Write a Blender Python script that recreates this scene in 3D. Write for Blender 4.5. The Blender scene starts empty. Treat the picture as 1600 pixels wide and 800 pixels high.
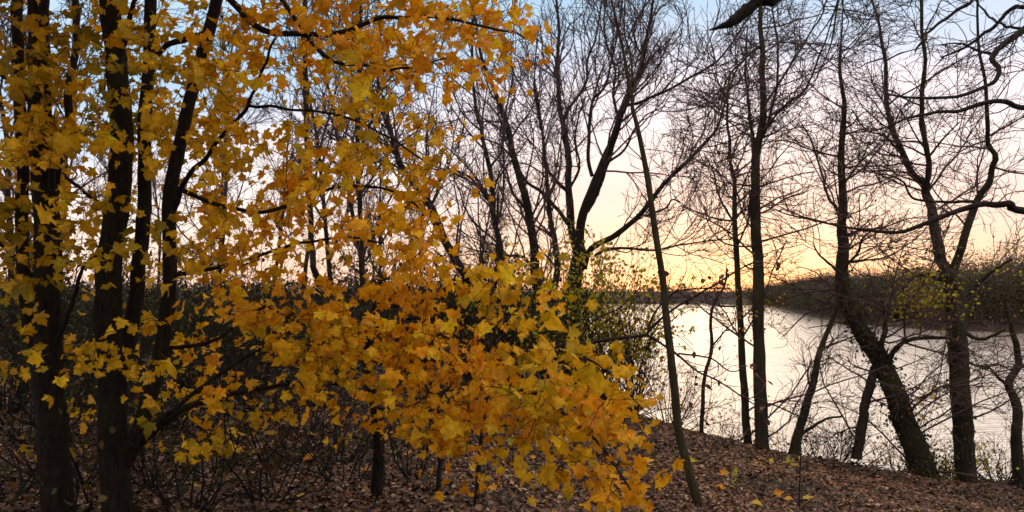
import bpy, math
import numpy as np
R = math.radians
rng = np.random.default_rng(7)
C = bpy.context.scene.collection
sc = bpy.context.scene

# ------------------------------------------------------------------ camera, sky, sun, exposure
CAMZ = 1.6
PITCH = R(2.76)
F = 1142.0                                   # focal length in pixels of a 1600 wide picture
cam_d = bpy.data.cameras.new('camera'); cam_d.sensor_width = 36; cam_d.lens = 36*F/1600
cam_d.clip_start = 0.05; cam_d.clip_end = 4000
cam = bpy.data.objects.new('camera', cam_d); C.objects.link(cam)
cam.location = (0, 0, CAMZ); cam.rotation_euler = (R(90)+PITCH, 0, 0)
sc.camera = cam
cam_d.dof.use_dof = True; cam_d.dof.focus_distance = 6.0; cam_d.dof.aperture_fstop = 3.2

SUN_AZ = R(17); SUN_EL = R(2.5)
SD = (math.sin(SUN_AZ)*math.cos(SUN_EL), math.cos(SUN_AZ)*math.cos(SUN_EL), math.sin(SUN_EL))
w = bpy.data.worlds.new('World'); sc.world = w; w.use_nodes = True
nt = w.node_tree; N = nt.nodes; LK = nt.links
N.clear()
out = N.new('ShaderNodeOutputWorld')
sky = N.new('ShaderNodeTexSky'); sky.sky_type = 'NISHITA'; sky.sun_disc = False
sky.sun_elevation = SUN_EL; sky.sun_rotation = SUN_AZ; sky.air_density = 1.0; sky.dust_density = 0.2
b1 = N.new('ShaderNodeBackground'); b1.inputs[1].default_value = 0.05
LK.new(sky.outputs[0], b1.inputs[0])
tc = N.new('ShaderNodeTexCoord')
sep = N.new('ShaderNodeSeparateXYZ'); LK.new(tc.outputs['Generated'], sep.inputs[0])
# thin high cloud streaks bend the height of the bands
mp = N.new('ShaderNodeMapping'); mp.inputs['Scale'].default_value = (2.2, 2.2, 14); mp.inputs['Rotation'].default_value = (0, R(6), 0)
LK.new(tc.outputs['Generated'], mp.inputs[0])
nz = N.new('ShaderNodeTexNoise'); nz.inputs['Scale'].default_value = 1.6; nz.inputs['Detail'].default_value = 6
LK.new(mp.outputs[0], nz.inputs[0])
ma = N.new('ShaderNodeMath'); ma.operation = 'MULTIPLY_ADD'; ma.inputs[1].default_value = 0.10; ma.inputs[2].default_value = -0.05
LK.new(nz.outputs[0], ma.inputs[0])
# the blue reaches lower away from the sunset
dt = N.new('ShaderNodeVectorMath'); dt.operation = 'DOT_PRODUCT'; dt.inputs[1].default_value = SD
LK.new(tc.outputs['Generated'], dt.inputs[0])
m2 = N.new('ShaderNodeMapRange'); m2.inputs['From Min'].default_value = 0.45; m2.inputs['From Max'].default_value = 1.0
m2.inputs['To Min'].default_value = 0.18; m2.inputs['To Max'].default_value = -0.08
LK.new(dt.outputs['Value'], m2.inputs[0])
ad = N.new('ShaderNodeMath'); ad.operation = 'ADD'; LK.new(sep.outputs[2], ad.inputs[0]); LK.new(ma.outputs[0], ad.inputs[1])
ad2 = N.new('ShaderNodeMath'); ad2.operation = 'ADD'; LK.new(ad.outputs[0], ad2.inputs[0]); LK.new(m2.outputs[0], ad2.inputs[1])
rp = N.new('ShaderNodeValToRGB'); LK.new(ad2.outputs[0], rp.inputs[0])
cr = rp.color_ramp
stops = [(0.0, (0.62, 0.40, 0.40)), (0.05, (0.70, 0.48, 0.48)), (0.13, (0.76, 0.60, 0.61)), (0.20, (0.72, 0.62, 0.67)),
         (0.25, (0.50, 0.55, 0.69)), (0.33, (0.32, 0.48, 0.66)), (0.56, (.62, .72, .85)), (0.70, (1.3, 1.27, 1.22)), (1.0, (1.4, 1.36, 1.3))]  # last stops, above the view, raised past white to fill-light leaves and ground
cr.elements[0].position = 0; cr.elements[0].color = (*stops[0][1], 1)
cr.elements[1].position = 1; cr.elements[1].color = (*stops[-1][1], 1)
for p, c in stops[1:-1]:
    e = cr.elements.new(p); e.color = (*c, 1)
b2 = N.new('ShaderNodeBackground'); b2.inputs[1].default_value = 0.83
LK.new(rp.outputs[0], b2.inputs[0])
ash = N.new('ShaderNodeAddShader'); LK.new(b1.outputs[0], ash.inputs[0]); LK.new(b2.outputs[0], ash.inputs[1])
LK.new(ash.outputs[0], out.inputs[0])

sd = bpy.data.lights.new('sun', 'SUN'); sd.energy = 0.8; sd.angle = R(60); sd.color = (1.0, 0.80, 0.55)
sun = bpy.data.objects.new('sun', sd); C.objects.link(sun)
from mathutils import Vector
sun.rotation_euler = Vector(SD).to_track_quat('Z', 'Y').to_euler()
sc.view_settings.view_transform = 'Standard'; sc.view_settings.look = 'None'
sc.view_settings.exposure = 0.6; sc.view_settings.gamma = 1; sc.view_settings.use_curve_mapping = False
sc.cycles.max_bounces = 8; sc.cycles.transparent_max_bounces = 8
WATER = -2.4

# ------------------------------------------------------------------ pixels and ground
def at(px, py, Y):
    a = (np.asarray(px, float)-800)/F; b = (400-np.asarray(py, float))/F
    dy = math.cos(PITCH)-b*math.sin(PITCH); dz = math.sin(PITCH)+b*math.cos(PITCH)
    return np.stack([a/dy*Y, np.broadcast_to(Y, np.shape(a))+0*a, CAMZ+dz/dy*Y], -1)

XB = np.array([[12.3, 3.2], [14, 1.9], [20, 2.0], [30, 2.6], [60, 5.0], [120, 12], [232, 32]])
XS = np.array([[60, 80], [70, 49], [76, 43.5], [91, 41], [130, 51], [200, 70], [226, 62]])
def bumps(x, y):
    z = 0
    for i, (fx, fy, a, ph) in enumerate([(0.9, 0.5, .05, 1), (-0.6, 1.1, .04, 2), (2.1, 1.7, .022, .3), (-1.9, 2.6, .02, 4), (4.1, -3.3, .010, 2.2), (5.3, 4.7, .008, 5), (.21, .13, .03, 0)]):
        z = z + a*np.sin(fx*x+fy*y+ph)
    return z
def ground(x, y):
    x = np.asarray(x, float); y = np.asarray(y, float)
    pl = 0.33 - 0.165*np.clip(x, 0, 14) - 0.03*np.clip(x, -15, 0) - 0.05*np.clip(y, -20, 20) - 0.008*np.clip(y-20, 0, 60)
    s = np.maximum(12.3 + .35*np.sin(x*.8) + .2*np.sin(x*2.3+1) - y, np.where(y > 12, np.interp(y, XB[:, 0], XB[:, 1])-x, -99))
    near = pl + bumps(x, y)*np.clip((s+2)/3, 0, 1) + np.minimum(s, 0)*0.62
    far = np.maximum((x-np.interp(y, XS[:, 0], XS[:, 1]))*np.where(y > 60, 1, 0) - np.where(y > 60, 0, 99), y-228-2*np.sin(x*.05)) 
    fz = WATER + np.clip(far*0.25, -2, 0.7) + np.clip(far-3, 0, 60)*0.02
    return np.maximum(np.maximum(near, fz), -4.6)
def hit(px, py):
    ys = np.linspace(2, 60, 4000)
    p = at(px, py, 1.0); d = p-np.array([0, 0, CAMZ])
    z = CAMZ+d[2]*ys; g = ground(d[0]*ys, ys)
    k = np.argmax(z < g)
    return min(float(ys[k]) if (z < g).any() else 12.0, 11.9)

# ------------------------------------------------------------------ mesh builders
def smooth(pts, n):
    pts = np.asarray(pts, float)
    if len(pts) == 2: pts = np.array([pts[0], (pts[0]+pts[1])/2, pts[1]])
    P = np.vstack([2*pts[0]-pts[1], pts, 2*pts[-1]-pts[-2]])
    m = len(pts)-1
    t = np.linspace(0, m-1e-9, n); i = t.astype(int); u = (t-i)[:, None]
    p0, p1, p2, p3 = P[i], P[i+1], P[i+2], P[i+3]
    return .5*((2*p1)+(-p0+p2)*u+(2*p0-5*p1+4*p2-p3)*u*u+(-p0+3*p1-3*p2+p3)*u**3)

class Tubes:
    def __init__(s): s.b = []
    def add(s, P, Rr, sides=3, rough=0.0):
        P = np.asarray(P, float); Rr = np.asarray(Rr, float)
        if P.ndim == 2: P = P[None]; Rr = Rr[None]
        if len(P): s.b.append((P, Rr, sides, rough))
        return s
    def arrays(s, org):
        V = []; Fq = []; off = 0
        for P, Rr, k, rough in s.b:
            M, n, _ = P.shape
            T = np.gradient(P, axis=1); T /= np.linalg.norm(T, axis=2, keepdims=True)+1e-9
            d = P[:, -1]-P[:, 0]; ref = np.zeros((M, 3)); ref[np.arange(M), np.argmin(np.abs(d), 1)] = 1
            U = np.cross(T, ref[:, None]); U /= np.linalg.norm(U, axis=2, keepdims=True)+1e-9
            W = np.cross(T, U)
            a = np.arange(k)*2*math.pi/k
            rr = Rr[:, :, None]
            if rough: rr = rr*(1+rough*rng.standard_normal((M, n, k)))
            else: rr = np.repeat(rr, k, 2)
            v = P[:, :, None]+(U[:, :, None]*np.cos(a)[:, None]+W[:, :, None]*np.sin(a)[:, None])*rr[..., None]
            V.append(v.reshape(-1, 3)-org)
            base = off+(np.arange(M)*n*k)[:, None, None]
            i = np.arange(n-1)[None, :, None]; j = np.arange(k)[None, None, :]; j2 = (j+1) % k
            q = np.stack([base+i*k+j, base+i*k+j2, base+(i+1)*k+j2, base+(i+1)*k+j], -1)
            Fq.append(q.reshape(-1, 4)); off += M*n*k
            if k > 3:                                     # close the far ends
                e = (off-M*n*k+np.arange(M)*n*k+(n-1)*k)
                if k == 4: Fq.append(np.stack([e, e+1, e+2, e+3], -1))
        return np.vstack(V), np.vstack(Fq)

def link_mesh(name, V, Fc, mat, parent=None, loc=None, col=None, smooth_sh=True):
    me = bpy.data.meshes.new(name)
    V = np.asarray(V, np.float32); Fc = np.asarray(Fc, np.int32)
    k = Fc.shape[1]
    me.vertices.add(len(V)); me.vertices.foreach_set('co', V.ravel())
    me.loops.add(Fc.size); me.loops.foreach_set('vertex_index', Fc.ravel())
    me.polygons.add(len(Fc)); me.polygons.foreach_set('loop_start', np.arange(len(Fc), dtype=np.int32)*k)
    me.update(calc_edges=True)
    if smooth_sh: me.polygons.foreach_set('use_smooth', np.ones(len(Fc), bool))
    if col is not None:
        a = me.color_attributes.new('tint', 'FLOAT_COLOR', 'POINT')
        a.data.foreach_set('color', np.hstack([col, np.ones((len(col), 1))]).astype(np.float32).ravel())
    me.materials.append(mat)
    o = bpy.data.objects.new(name, me); C.objects.link(o)
    if parent: o.parent = parent
    if loc is not None: o.location = loc
    return o
def tag(o, label=None, cat=None, group=None, kind=None):
    if label: o['label'] = label
    if cat: o['category'] = cat
    if group: o['group'] = group
    if kind: o['kind'] = kind
    return o
def empty(name, loc, label, cat, group=None):
    o = bpy.data.objects.new(name, None); C.objects.link(o); o.location = loc; o.empty_display_size = .2
    return tag(o, label, cat, group)

# ------------------------------------------------------------------ materials
def mat_new(name):
    m = bpy.data.materials.new(name); m.use_nodes = True
    nt = m.node_tree; return m, nt.nodes, nt.links, nt.nodes['Principled BSDF']
def bark(name, c1, c2, c3, scale=9, amt=.6):
    m, n, l, p = mat_new(name)
    tc = n.new('ShaderNodeTexCoord'); mp = n.new('ShaderNodeMapping'); mp.inputs['Scale'].default_value = (scale, scale, scale*.22)
    l.new(tc.outputs['Object'], mp.inputs[0])
    a = n.new('ShaderNodeTexNoise'); a.inputs['Scale'].default_value = 2.2; a.inputs['Detail'].default_value = 7; a.inputs['Roughness'].default_value = .7
    l.new(mp.outputs[0], a.inputs[0])
    r = n.new('ShaderNodeValToRGB'); r.color_ramp.elements[0].position = .35; r.color_ramp.elements[1].position = .68
    r.color_ramp.elements[0].color = (*c1, 1); r.color_ramp.elements[1].color = (*c2, 1); l.new(a.outputs[0], r.inputs[0])
    b = n.new('ShaderNodeTexNoise'); b.inputs['Scale'].default_value = 1.3; b.inputs['Detail'].default_value = 4
    l.new(tc.outputs['Object'], b.inputs[0])
    mr = n.new('ShaderNodeMapRange'); mr.inputs[1].default_value = .48; mr.inputs[2].default_value = .66; l.new(b.outputs[0], mr.inputs[0])
    ml = n.new('ShaderNodeMath'); ml.operation = 'MULTIPLY'; ml.inputs[1].default_value = amt; l.new(mr.outputs[0], ml.inputs[0])
    mx = n.new('ShaderNodeMix'); mx.data_type = 'RGBA'; l.new(ml.outputs[0], mx.inputs[0]); l.new(r.outputs[0], mx.inputs[6]); mx.inputs[7].default_value = (*c3, 1)
    l.new(mx.outputs[2], p.inputs['Base Color']); p.inputs['Roughness'].default_value = .92; p.inputs['Specular IOR Level'].default_value = .2
    bp = n.new('ShaderNodeBump'); bp.inputs['Strength'].default_value = 1; bp.inputs['Distance'].default_value = .05
    l.new(a.outputs[0], bp.inputs['Height']); l.new(bp.outputs[0], p.inputs['Normal'])
    return m
M_BARK = bark('bark_dark', (0.0090, 0.0060, 0.0045), (0.0325, 0.0210, 0.0140), (0.0275, 0.0250, 0.0080))
M_BARK_MAPLE = bark('bark_maple', (.004, .0025, .001), (.038, .021, .010), (.036, .030, .008), 20, .6)
M_BARK_RIGHT = bark('bark_alder', (0.0140, 0.0095, 0.0060), (0.0500, 0.0330, 0.0190), (0.0500, 0.0410, 0.0110), 10, .8)
M_TWIG = bark('twig_brown', (.055, .028, .026), (.13, .070, .066), (.10, .06, .045), 3, .4)
M_SAPL = bark('bark_sapling', (0.0250, 0.0170, 0.0080), (0.0650, 0.0460, 0.0200), (0.0600, 0.0500, 0.0150), 12, .7)

def leafmat(name, trans=.42, tint=(1, .9, .5), rough=.55, spec=.16):
    m, n, l, p = mat_new(name)
    at_ = n.new('ShaderNodeAttribute'); at_.attribute_name = 'tint'
    tc = n.new('ShaderNodeTexCoord')
    a = n.new('ShaderNodeTexNoise'); a.inputs['Scale'].default_value = 38; a.inputs['Detail'].default_value = 3; l.new(tc.outputs['Object'], a.inputs[0])
    mr = n.new('ShaderNodeMapRange'); mr.inputs[1].default_value = .3; mr.inputs[2].default_value = .7; mr.inputs[3].default_value = .72; mr.inputs[4].default_value = 1.16
    l.new(a.outputs[0], mr.inputs[0])
    mx = n.new('ShaderNodeVectorMath'); mx.operation = 'SCALE'; l.new(at_.outputs['Color'], mx.inputs[0]); l.new(mr.outputs[0], mx.inputs['Scale'])
    if trans > .4:
        sp = n.new('ShaderNodeTexNoise'); sp.inputs['Scale'].default_value = 95; sp.inputs['Detail'].default_value = 2; l.new(tc.outputs['Object'], sp.inputs[0])
        sr = n.new('ShaderNodeMapRange'); sr.inputs[1].default_value = .62; sr.inputs[2].default_value = .70; sr.inputs[3].default_value = 1; sr.inputs[4].default_value = .35; l.new(sp.outputs[0], sr.inputs[0])
        m3 = n.new('ShaderNodeVectorMath'); m3.operation = 'SCALE'; l.new(mx.outputs[0], m3.inputs[0]); l.new(sr.outputs[0], m3.inputs['Scale']); mx = m3
    l.new(mx.outputs[0], p.inputs['Base Color']); p.inputs['Roughness'].default_value = rough; p.inputs['Specular IOR Level'].default_value = spec
    if trans:
        t = n.new('ShaderNodeBsdfTranslucent'); ti = n.new('ShaderNodeVectorMath'); ti.operation = 'MULTIPLY'; ti.inputs[1].default_value = tint
        l.new(mx.outputs[0], ti.inputs[0]); l.new(ti.outputs[0], t.inputs[0])
        ms = n.new('ShaderNodeMixShader'); ms.inputs[0].default_value = trans
        l.new(p.outputs[0], ms.inputs[1]); l.new(t.outputs[0], ms.inputs[2])
        l.new(ms.outputs[0], n['Material Output'].inputs[0])
    return m
M_LEAF = leafmat('maple_leaf')
M_LITTER = leafmat('dead_leaf', 0, rough=.6, spec=.25)
M_SMALL = leafmat('small_leaf', .35)

# ------------------------------------------------------------------ setting: ground, water
def axis(pieces):
    a = []
    for s, e, st in pieces: a.append(np.arange(s, e, st))
    return np.concatenate(a)
gx = axis([(-3000, -300, 300), (-300, -40, 20), (-40, -12, 1.5), (-12, 14, .16), (14, 90, 1.5), (90, 300, 14), (300, 3001, 300)])
gy = axis([(-300, -20, 40), (-20, 1, 3), (1, 17, .16), (17, 40, .8), (40, 240, 3), (240, 400, 20), (400, 3500, 300)])
X, Y = np.meshgrid(gx, gy); Z = ground(X, Y)
nx, ny = len(gx), len(gy)
idx = np.arange(nx*ny).reshape(ny, nx)
Fc = np.stack([idx[:-1, :-1], idx[:-1, 1:], idx[1:, 1:], idx[1:, :-1]], -1).reshape(-1, 4)
m, n, l, p = mat_new('leafy_soil')
tc = n.new('ShaderNodeTexCoord'); v = n.new('ShaderNodeTexVoronoi'); v.inputs['Scale'].default_value = 14; l.new(tc.outputs['Object'], v.inputs[0])
a = n.new('ShaderNodeTexNoise'); a.inputs['Scale'].default_value = 5; a.inputs['Detail'].default_value = 8; l.new(tc.outputs['Object'], a.inputs[0])
r = n.new('ShaderNodeValToRGB'); r.color_ramp.elements[0].position = .3; r.color_ramp.elements[1].position = .7
r.color_ramp.elements[0].color = (.028, .017, .011, 1); r.color_ramp.elements[1].color = (.06, .035, .022, 1); l.new(a.outputs[0], r.inputs[0])
l.new(r.outputs[0], p.inputs['Base Color']); p.inputs['Roughness'].default_value = .95; p.inputs['Specular IOR Level'].default_value = .15
bp = n.new('ShaderNodeBump'); bp.inputs['Strength'].default_value = .8; bp.inputs['Distance'].default_value = .03
l.new(v.outputs['Distance'], bp.inputs['Height']); l.new(bp.outputs[0], p.inputs['Normal'])
o = link_mesh('ground', np.stack([X, Y, Z], -1).reshape(-1, 3), Fc, m)
tag(o, kind='structure')

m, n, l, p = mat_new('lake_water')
p.inputs['Base Color'].default_value = (.40, .31, .26, 1); p.inputs['Roughness'].default_value = .12; p.inputs['IOR'].default_value = 1.5  # pale base colour stands in for bright sky reflection on the water
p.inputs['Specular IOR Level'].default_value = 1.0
tc = n.new('ShaderNodeTexCoord'); mp = n.new('ShaderNodeMapping'); mp.inputs['Scale'].default_value = (.55, 1.6, 1); mp.inputs['Rotation'].default_value = (0, 0, R(-14))
l.new(tc.outputs['Object'], mp.inputs[0])
a = n.new('ShaderNodeTexNoise'); a.inputs['Scale'].default_value = 1.3; a.inputs['Detail'].default_value = 5; a.inputs['Roughness'].default_value = .62; l.new(mp.outputs[0], a.inputs[0])
bp = n.new('ShaderNodeBump'); bp.inputs['Strength'].default_value = .55; bp.inputs['Distance'].default_value = .15
l.new(a.outputs[0], bp.inputs['Height']); l.new(bp.outputs[0], p.inputs['Normal'])
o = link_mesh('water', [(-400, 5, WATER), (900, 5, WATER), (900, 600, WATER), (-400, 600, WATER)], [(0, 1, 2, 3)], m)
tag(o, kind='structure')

# ------------------------------------------------------------------ leaves
LO = [(0, 0), (.17, -.09), (.46, -.13), (.38, .04), (.42, .13), (.62, .25), (.68, .50), (.48, .47), (.33, .45), (.36, .68), (.17, .82), (0, 1.03)]
LO = LO+[(-x, y) for x, y in LO[-2:0:-1]]
LEAF2 = np.array([(0, .26)]+LO); LEAFF = np.array([(0, i, i % (len(LO))+1) for i in range(1, len(LO)+1)])
def unit(a): return a/(np.linalg.norm(a, axis=-1, keepdims=True)+1e-9)
def maple_leaves(pos, size, tip, nrm, col, petiole=True):
    """pos: stalk ends; each leaf hangs along tip, faces nrm"""
    M = len(pos); tip = unit(tip); nrm = unit(nrm-(nrm*tip).sum(-1, keepdims=True)*tip); side = np.cross(tip, nrm)
    s = size[:, None]
    ax = LEAF2[:, 0][None]*(1+.12*rng.standard_normal((M, 1))); ay = LEAF2[:, 1][None]
    fold = rng.uniform(-.2, .55, (M, 1)); curl = rng.uniform(-.9, .5, (M, 1))*np.where(rng.random((M, 1)) < .25, 2.0, 1); wav = rng.standard_normal((M, len(LEAF2)))*.035
    az = fold*np.abs(ax)+curl*(ay-.3)**2+wav+rng.uniform(-.25, .25, (M, 1))*ax*ay
    V = pos[:, None]+(side[:, None]*ax[..., None]+tip[:, None]*ay[..., None]+nrm[:, None]*az[..., None])*s[:, None]
    k = len(LEAF2); Fc = LEAFF[None]+(np.arange(M)*k)[:, None, None]
    shade = rng.normal(1, .05, (M, k))
    cc = col[:, None]*shade[..., None]
    # a little browner at the lobe tips, as leaves turn
    far = (np.hypot(LEAF2[:, 0], LEAF2[:, 1]-.3) > .45)
    tipc = rng.uniform(.72, 1.05, (M, 1))
    cc[:, far] *= tipc[:, :, None]*np.array([1, .93, .9])
    V = V.reshape(-1, 3); Fc = Fc.reshape(-1, 3); cc = cc.reshape(-1, 3)
    if petiole:
        b = pos-tip*s*rng.uniform(.4, .8, (M, 1))+side*s*.05
        wv = side*s*.018
        pv = np.stack([pos-wv, pos+wv, b], 1).reshape(-1, 3)
        pf = np.arange(M*3).reshape(-1, 3)+len(V)
        V = np.vstack([V, pv]); Fc = np.vstack([Fc, pf]); cc = np.vstack([cc, np.repeat(col*.55, 3, 0)])
    return V, Fc, np.clip(cc, .004, .9)

SL2 = np.array([(0, 0), (.32, .35), (.22, .75), (0, 1), (-.22, .75), (-.32, .35), (0, .5)])
SLF = np.array([(0, 1, 6), (1, 2, 6), (2, 3, 6), (3, 4, 6), (4, 5, 6), (5, 0, 6)])
def small_leaves(pos, size, tip, nrm, col):
    M = len(pos); tip = unit(tip); nrm = unit(nrm-(nrm*tip).sum(-1, keepdims=True)*tip); side = np.cross(tip, nrm)
    ax = SL2[:, 0][None]*rng.uniform(.7, 1.5, (M, 1)); ay = SL2[:, 1][None]+0*ax
    az = rng.uniform(-.2, .6, (M, 1))*np.abs(ax)+rng.uniform(-.5, .5, (M, 1))*(ay-.5)**2+rng.uniform(-.2, .2, (M, 1))*ax
    V = pos[:, None]+(side[:, None]*ax[..., None]+tip[:, None]*ay[..., None]+nrm[:, None]*az[..., None])*size[:, None, None]
    Fc = SLF[None]+(np.arange(M)*7)[:, None, None]
    cc = np.repeat(col[:, None], 7, 1)*rng.normal(1, .08, (M, 7, 1))
    return V.reshape(-1, 3), Fc.reshape(-1, 3), np.clip(cc.reshape(-1, 3), .003, .9)

# ------------------------------------------------------------------ branching
def sprout(par, cnt, ang, lenr, npts=6, wig=.22, up=.05, rr=.55, tmin=.2, rmin=.004, flat=0, tipr=.35, seedL=None):
    """par: (P (M,n,3), R (M,n)); cnt children per parent (array or scalar)"""
    P, Rr = par; M, n, _ = P.shape
    L = np.linalg.norm(np.diff(P, axis=1), axis=2).sum(1)
    cnt = np.broadcast_to(np.asarray(cnt), (M,)); pi = np.repeat(np.arange(M), cnt)
    if len(pi) == 0: return np.zeros((0, npts, 3)), np.zeros((0, npts))
    K = len(pi)
    t = tmin+(1-tmin)*rng.random(K)**.85; f = t*(n-1); i = np.minimum(f.astype(int), n-2); u = (f-i)[:, None]
    p = P[pi, i]*(1-u)+P[pi, i+1]*u; T = unit(P[pi, i+1]-P[pi, i]); r = (Rr[pi, i]*(1-u[:, 0])+Rr[pi, i+1]*u[:, 0])
    q = unit(np.cross(T, rng.standard_normal((K, 3)))); a = R(ang)*rng.normal(1, .25, K)[:, None]
    d = unit(T*np.cos(a)+q*np.sin(a))
    if flat: d[:, 2] *= (1-flat); d = unit(d)
    LL = (L[pi]*lenr*rng.uniform(.5, 1.3, K)*(1.15-.65*t)) if seedL is None else seedL*rng.uniform(.5, 1.3, K)*(1.15-.65*t)
    out = [p]
    drift = rng.standard_normal((K, 3))*wig*.5
    for s in range(npts-1):
        d = unit(d+wig*rng.standard_normal((K, 3))*.7+drift*.35+np.array([0, 0, up]))
        p = p+d*(LL/(npts-1))[:, None]; out.append(p)
    Pn = np.stack(out, 1)
    r0 = np.maximum(r*rr, rmin); Rn = np.maximum(r0[:, None]*np.linspace(1, tipr, npts)[None], rmin)
    return Pn, Rn
def merge(a, b): return np.vstack([a[0], b[0]]), np.vstack([a[1], b[1]])
def trace(pts, w0, w1, Y, dy=0.0, n=16, wob=.012, pw=1.0):
    """a limb drawn through picture points at distance Y (+dy towards its end); widths in picture pixels"""
    pts = np.asarray(pts, float)
    Ys = Y+dy*np.linspace(0, 1, len(pts))
    P = np.array([at(a, b, y) for (a, b), y in zip(pts, Ys)])
    P = smooth(P, n)
    ln = np.linalg.norm(P[-1]-P[0]); P[1:-1] += rng.standard_normal((n-2, 3))*wob*ln*np.array([.35, 1.0, .35])*.6
    w = w0+(w1-w0)*np.linspace(0, 1, n)**pw
    return P, np.maximum(w/2/F*np.linspace(Y, Y+dy, n), .0025)
def root_to_ground(P, Rr, flare=1.7):
    g = float(ground(P[0, 0], P[0, 1]))-.12
    if P[0, 2] > g+.05:
        k = 5; t = np.linspace(0, 1, k, endpoint=False)[:, None]
        d = P[0]-P[2]; d = d/max(abs(d[2]), .3*np.linalg.norm(d)); h = P[0, 2]-g
        off = np.array([np.clip(d[0], -.3, .3)*h*.5, 0, 0])
        base = P[0]+off; base[2] = g
        Q = base*(1-t)+P[0]*t; P = np.vstack([Q, P]); Rr = np.concatenate([Rr[0]*(1+(flare-1)*(1-t[:, 0])**2), Rr])
    return P, Rr

def crown_tubes(T, limbs, rmin, spec, flat=0, up=.04, wig=.22):
    """limbs: list of (P,R) 16 points. spec: list of (per metre, angle, seed length or None, ratio)"""
    P = np.stack([smooth(q[0], 16) for q in limbs]); Rr = np.stack([np.interp(np.linspace(0, 1, 16), np.linspace(0, 1, len(q[1])), q[1]) for q in limbs])
    lv = (P, Rr); gens = []
    for i, (den, ang, L0, ratio, wg) in enumerate(spec):
        L = np.linalg.norm(np.diff(lv[0], axis=1), axis=2).sum(1)
        cnt = rng.poisson(L*den)
        nxt = sprout(lv, cnt, ang, ratio, npts=[8, 6, 5, 4, 4][i], wig=wg, up=up, rr=.5, tmin=.12 if i else .15, rmin=rmin*[2.2, 1.5, 1.1, 1, 1][i], flat=flat if i < 2 else flat*.5, seedL=L0)
        if i == 0: nxt = (nxt[0], np.minimum(nxt[1], np.maximum(L0*.010, rmin)*np.linspace(1, .4, nxt[1].shape[1])[None]))
        T.add(nxt[0], nxt[1], 4 if i == 0 else 3)
        gens.append(nxt); lv = nxt
    return gens

SOURCES = {}
def bare_tree(name, label, cat, Y, trunks, limbs, rmin, spec, group=None, mat=None, flat=0, up=.04, sides=10, limb_sides=7, twig_on=None, mtwig=None, rough=.05):
    mat = mat or M_BARK
    tr = []
    for k, (pts, w0, w1, dy) in enumerate(trunks):
        P, Rr = trace(pts, w0, w1, Y, dy, 20, wob=.005)
        tr.append((P, Rr))
    tr[0] = root_to_ground(*tr[0])
    base = tr[0][0][0].copy()
    o = empty(name, base, label, cat, group)
    T = Tubes(); [T.add(smooth(P, 60), np.interp(np.linspace(0, 1, 60), np.linspace(0, 1, len(Rr)), Rr), sides, rough) for P, Rr in tr]
    V, Fq = T.arrays(base); link_mesh('trunk', V, Fq, mat, o)
    lm = []
    for pts, w0, w1, dy in limbs:
        P, Rr = trace(pts, w0, w1, Y, dy, 16)
        lm.append((P, Rr))
        T = Tubes(); T.add(smooth(P, 36), np.interp(np.linspace(0, 1, 36), np.linspace(0, 1, 16), Rr), limb_sides, rough)
        V, Fq = T.arrays(base); link_mesh('limb', V, Fq, mat, o)
    T = Tubes()
    src = lm + [tr[i] for i in (twig_on or [])]
    src = src or tr
    gens = crown_tubes(T, src, rmin, spec, flat, up)
    if T.b: V, Fq = T.arrays(base); link_mesh('crown', V, Fq, mtwig or M_TWIG, o)
    return o, base, tr, lm, gens

def on_twigs(gens, x0, y0, rx, ry, n_):
    pts = np.vstack([g[0][:, 1:].reshape(-1, 3) for g in gens])
    d = pts-np.array([0, 0, CAMZ]); dep = d[:, 1]*math.cos(PITCH)+d[:, 2]*math.sin(PITCH); up = -d[:, 1]*math.sin(PITCH)+d[:, 2]*math.cos(PITCH)
    px = 800+F*d[:, 0]/dep; py = 400-F*up/dep
    w_ = np.exp(-(((px-x0)/rx)**2+((py-y0)/ry)**2)*2); w_[w_ < .05] = 0
    if w_.sum() == 0: return pts[:1]
    return pts[rng.choice(len(pts), n_, p=w_/w_.sum())]+rng.standard_normal((n_, 3))*.10
def put_leaves(parent, base, pos, size, pal, name='foliage', mat=None, maple=False, face=(0, -.6, .3), tipb=(0, 0, -.5)):
    K = len(pos); col = np.array(pal)[rng.integers(0, len(pal), K)]*rng.uniform(.7, 1.2, (K, 1))
    tip = rng.standard_normal((K, 3))*.7+np.array(tipb); nr = rng.standard_normal((K, 3))*.8+np.array(face)
    sz = size*rng.uniform(.6, 1.3, K)
    fn = maple_leaves if maple else small_leaves
    V, Fc, cc = fn(pos, sz, tip, nr, col)
    return link_mesh(name, V-base, Fc, mat or M_SMALL, parent, col=cc)

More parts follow.
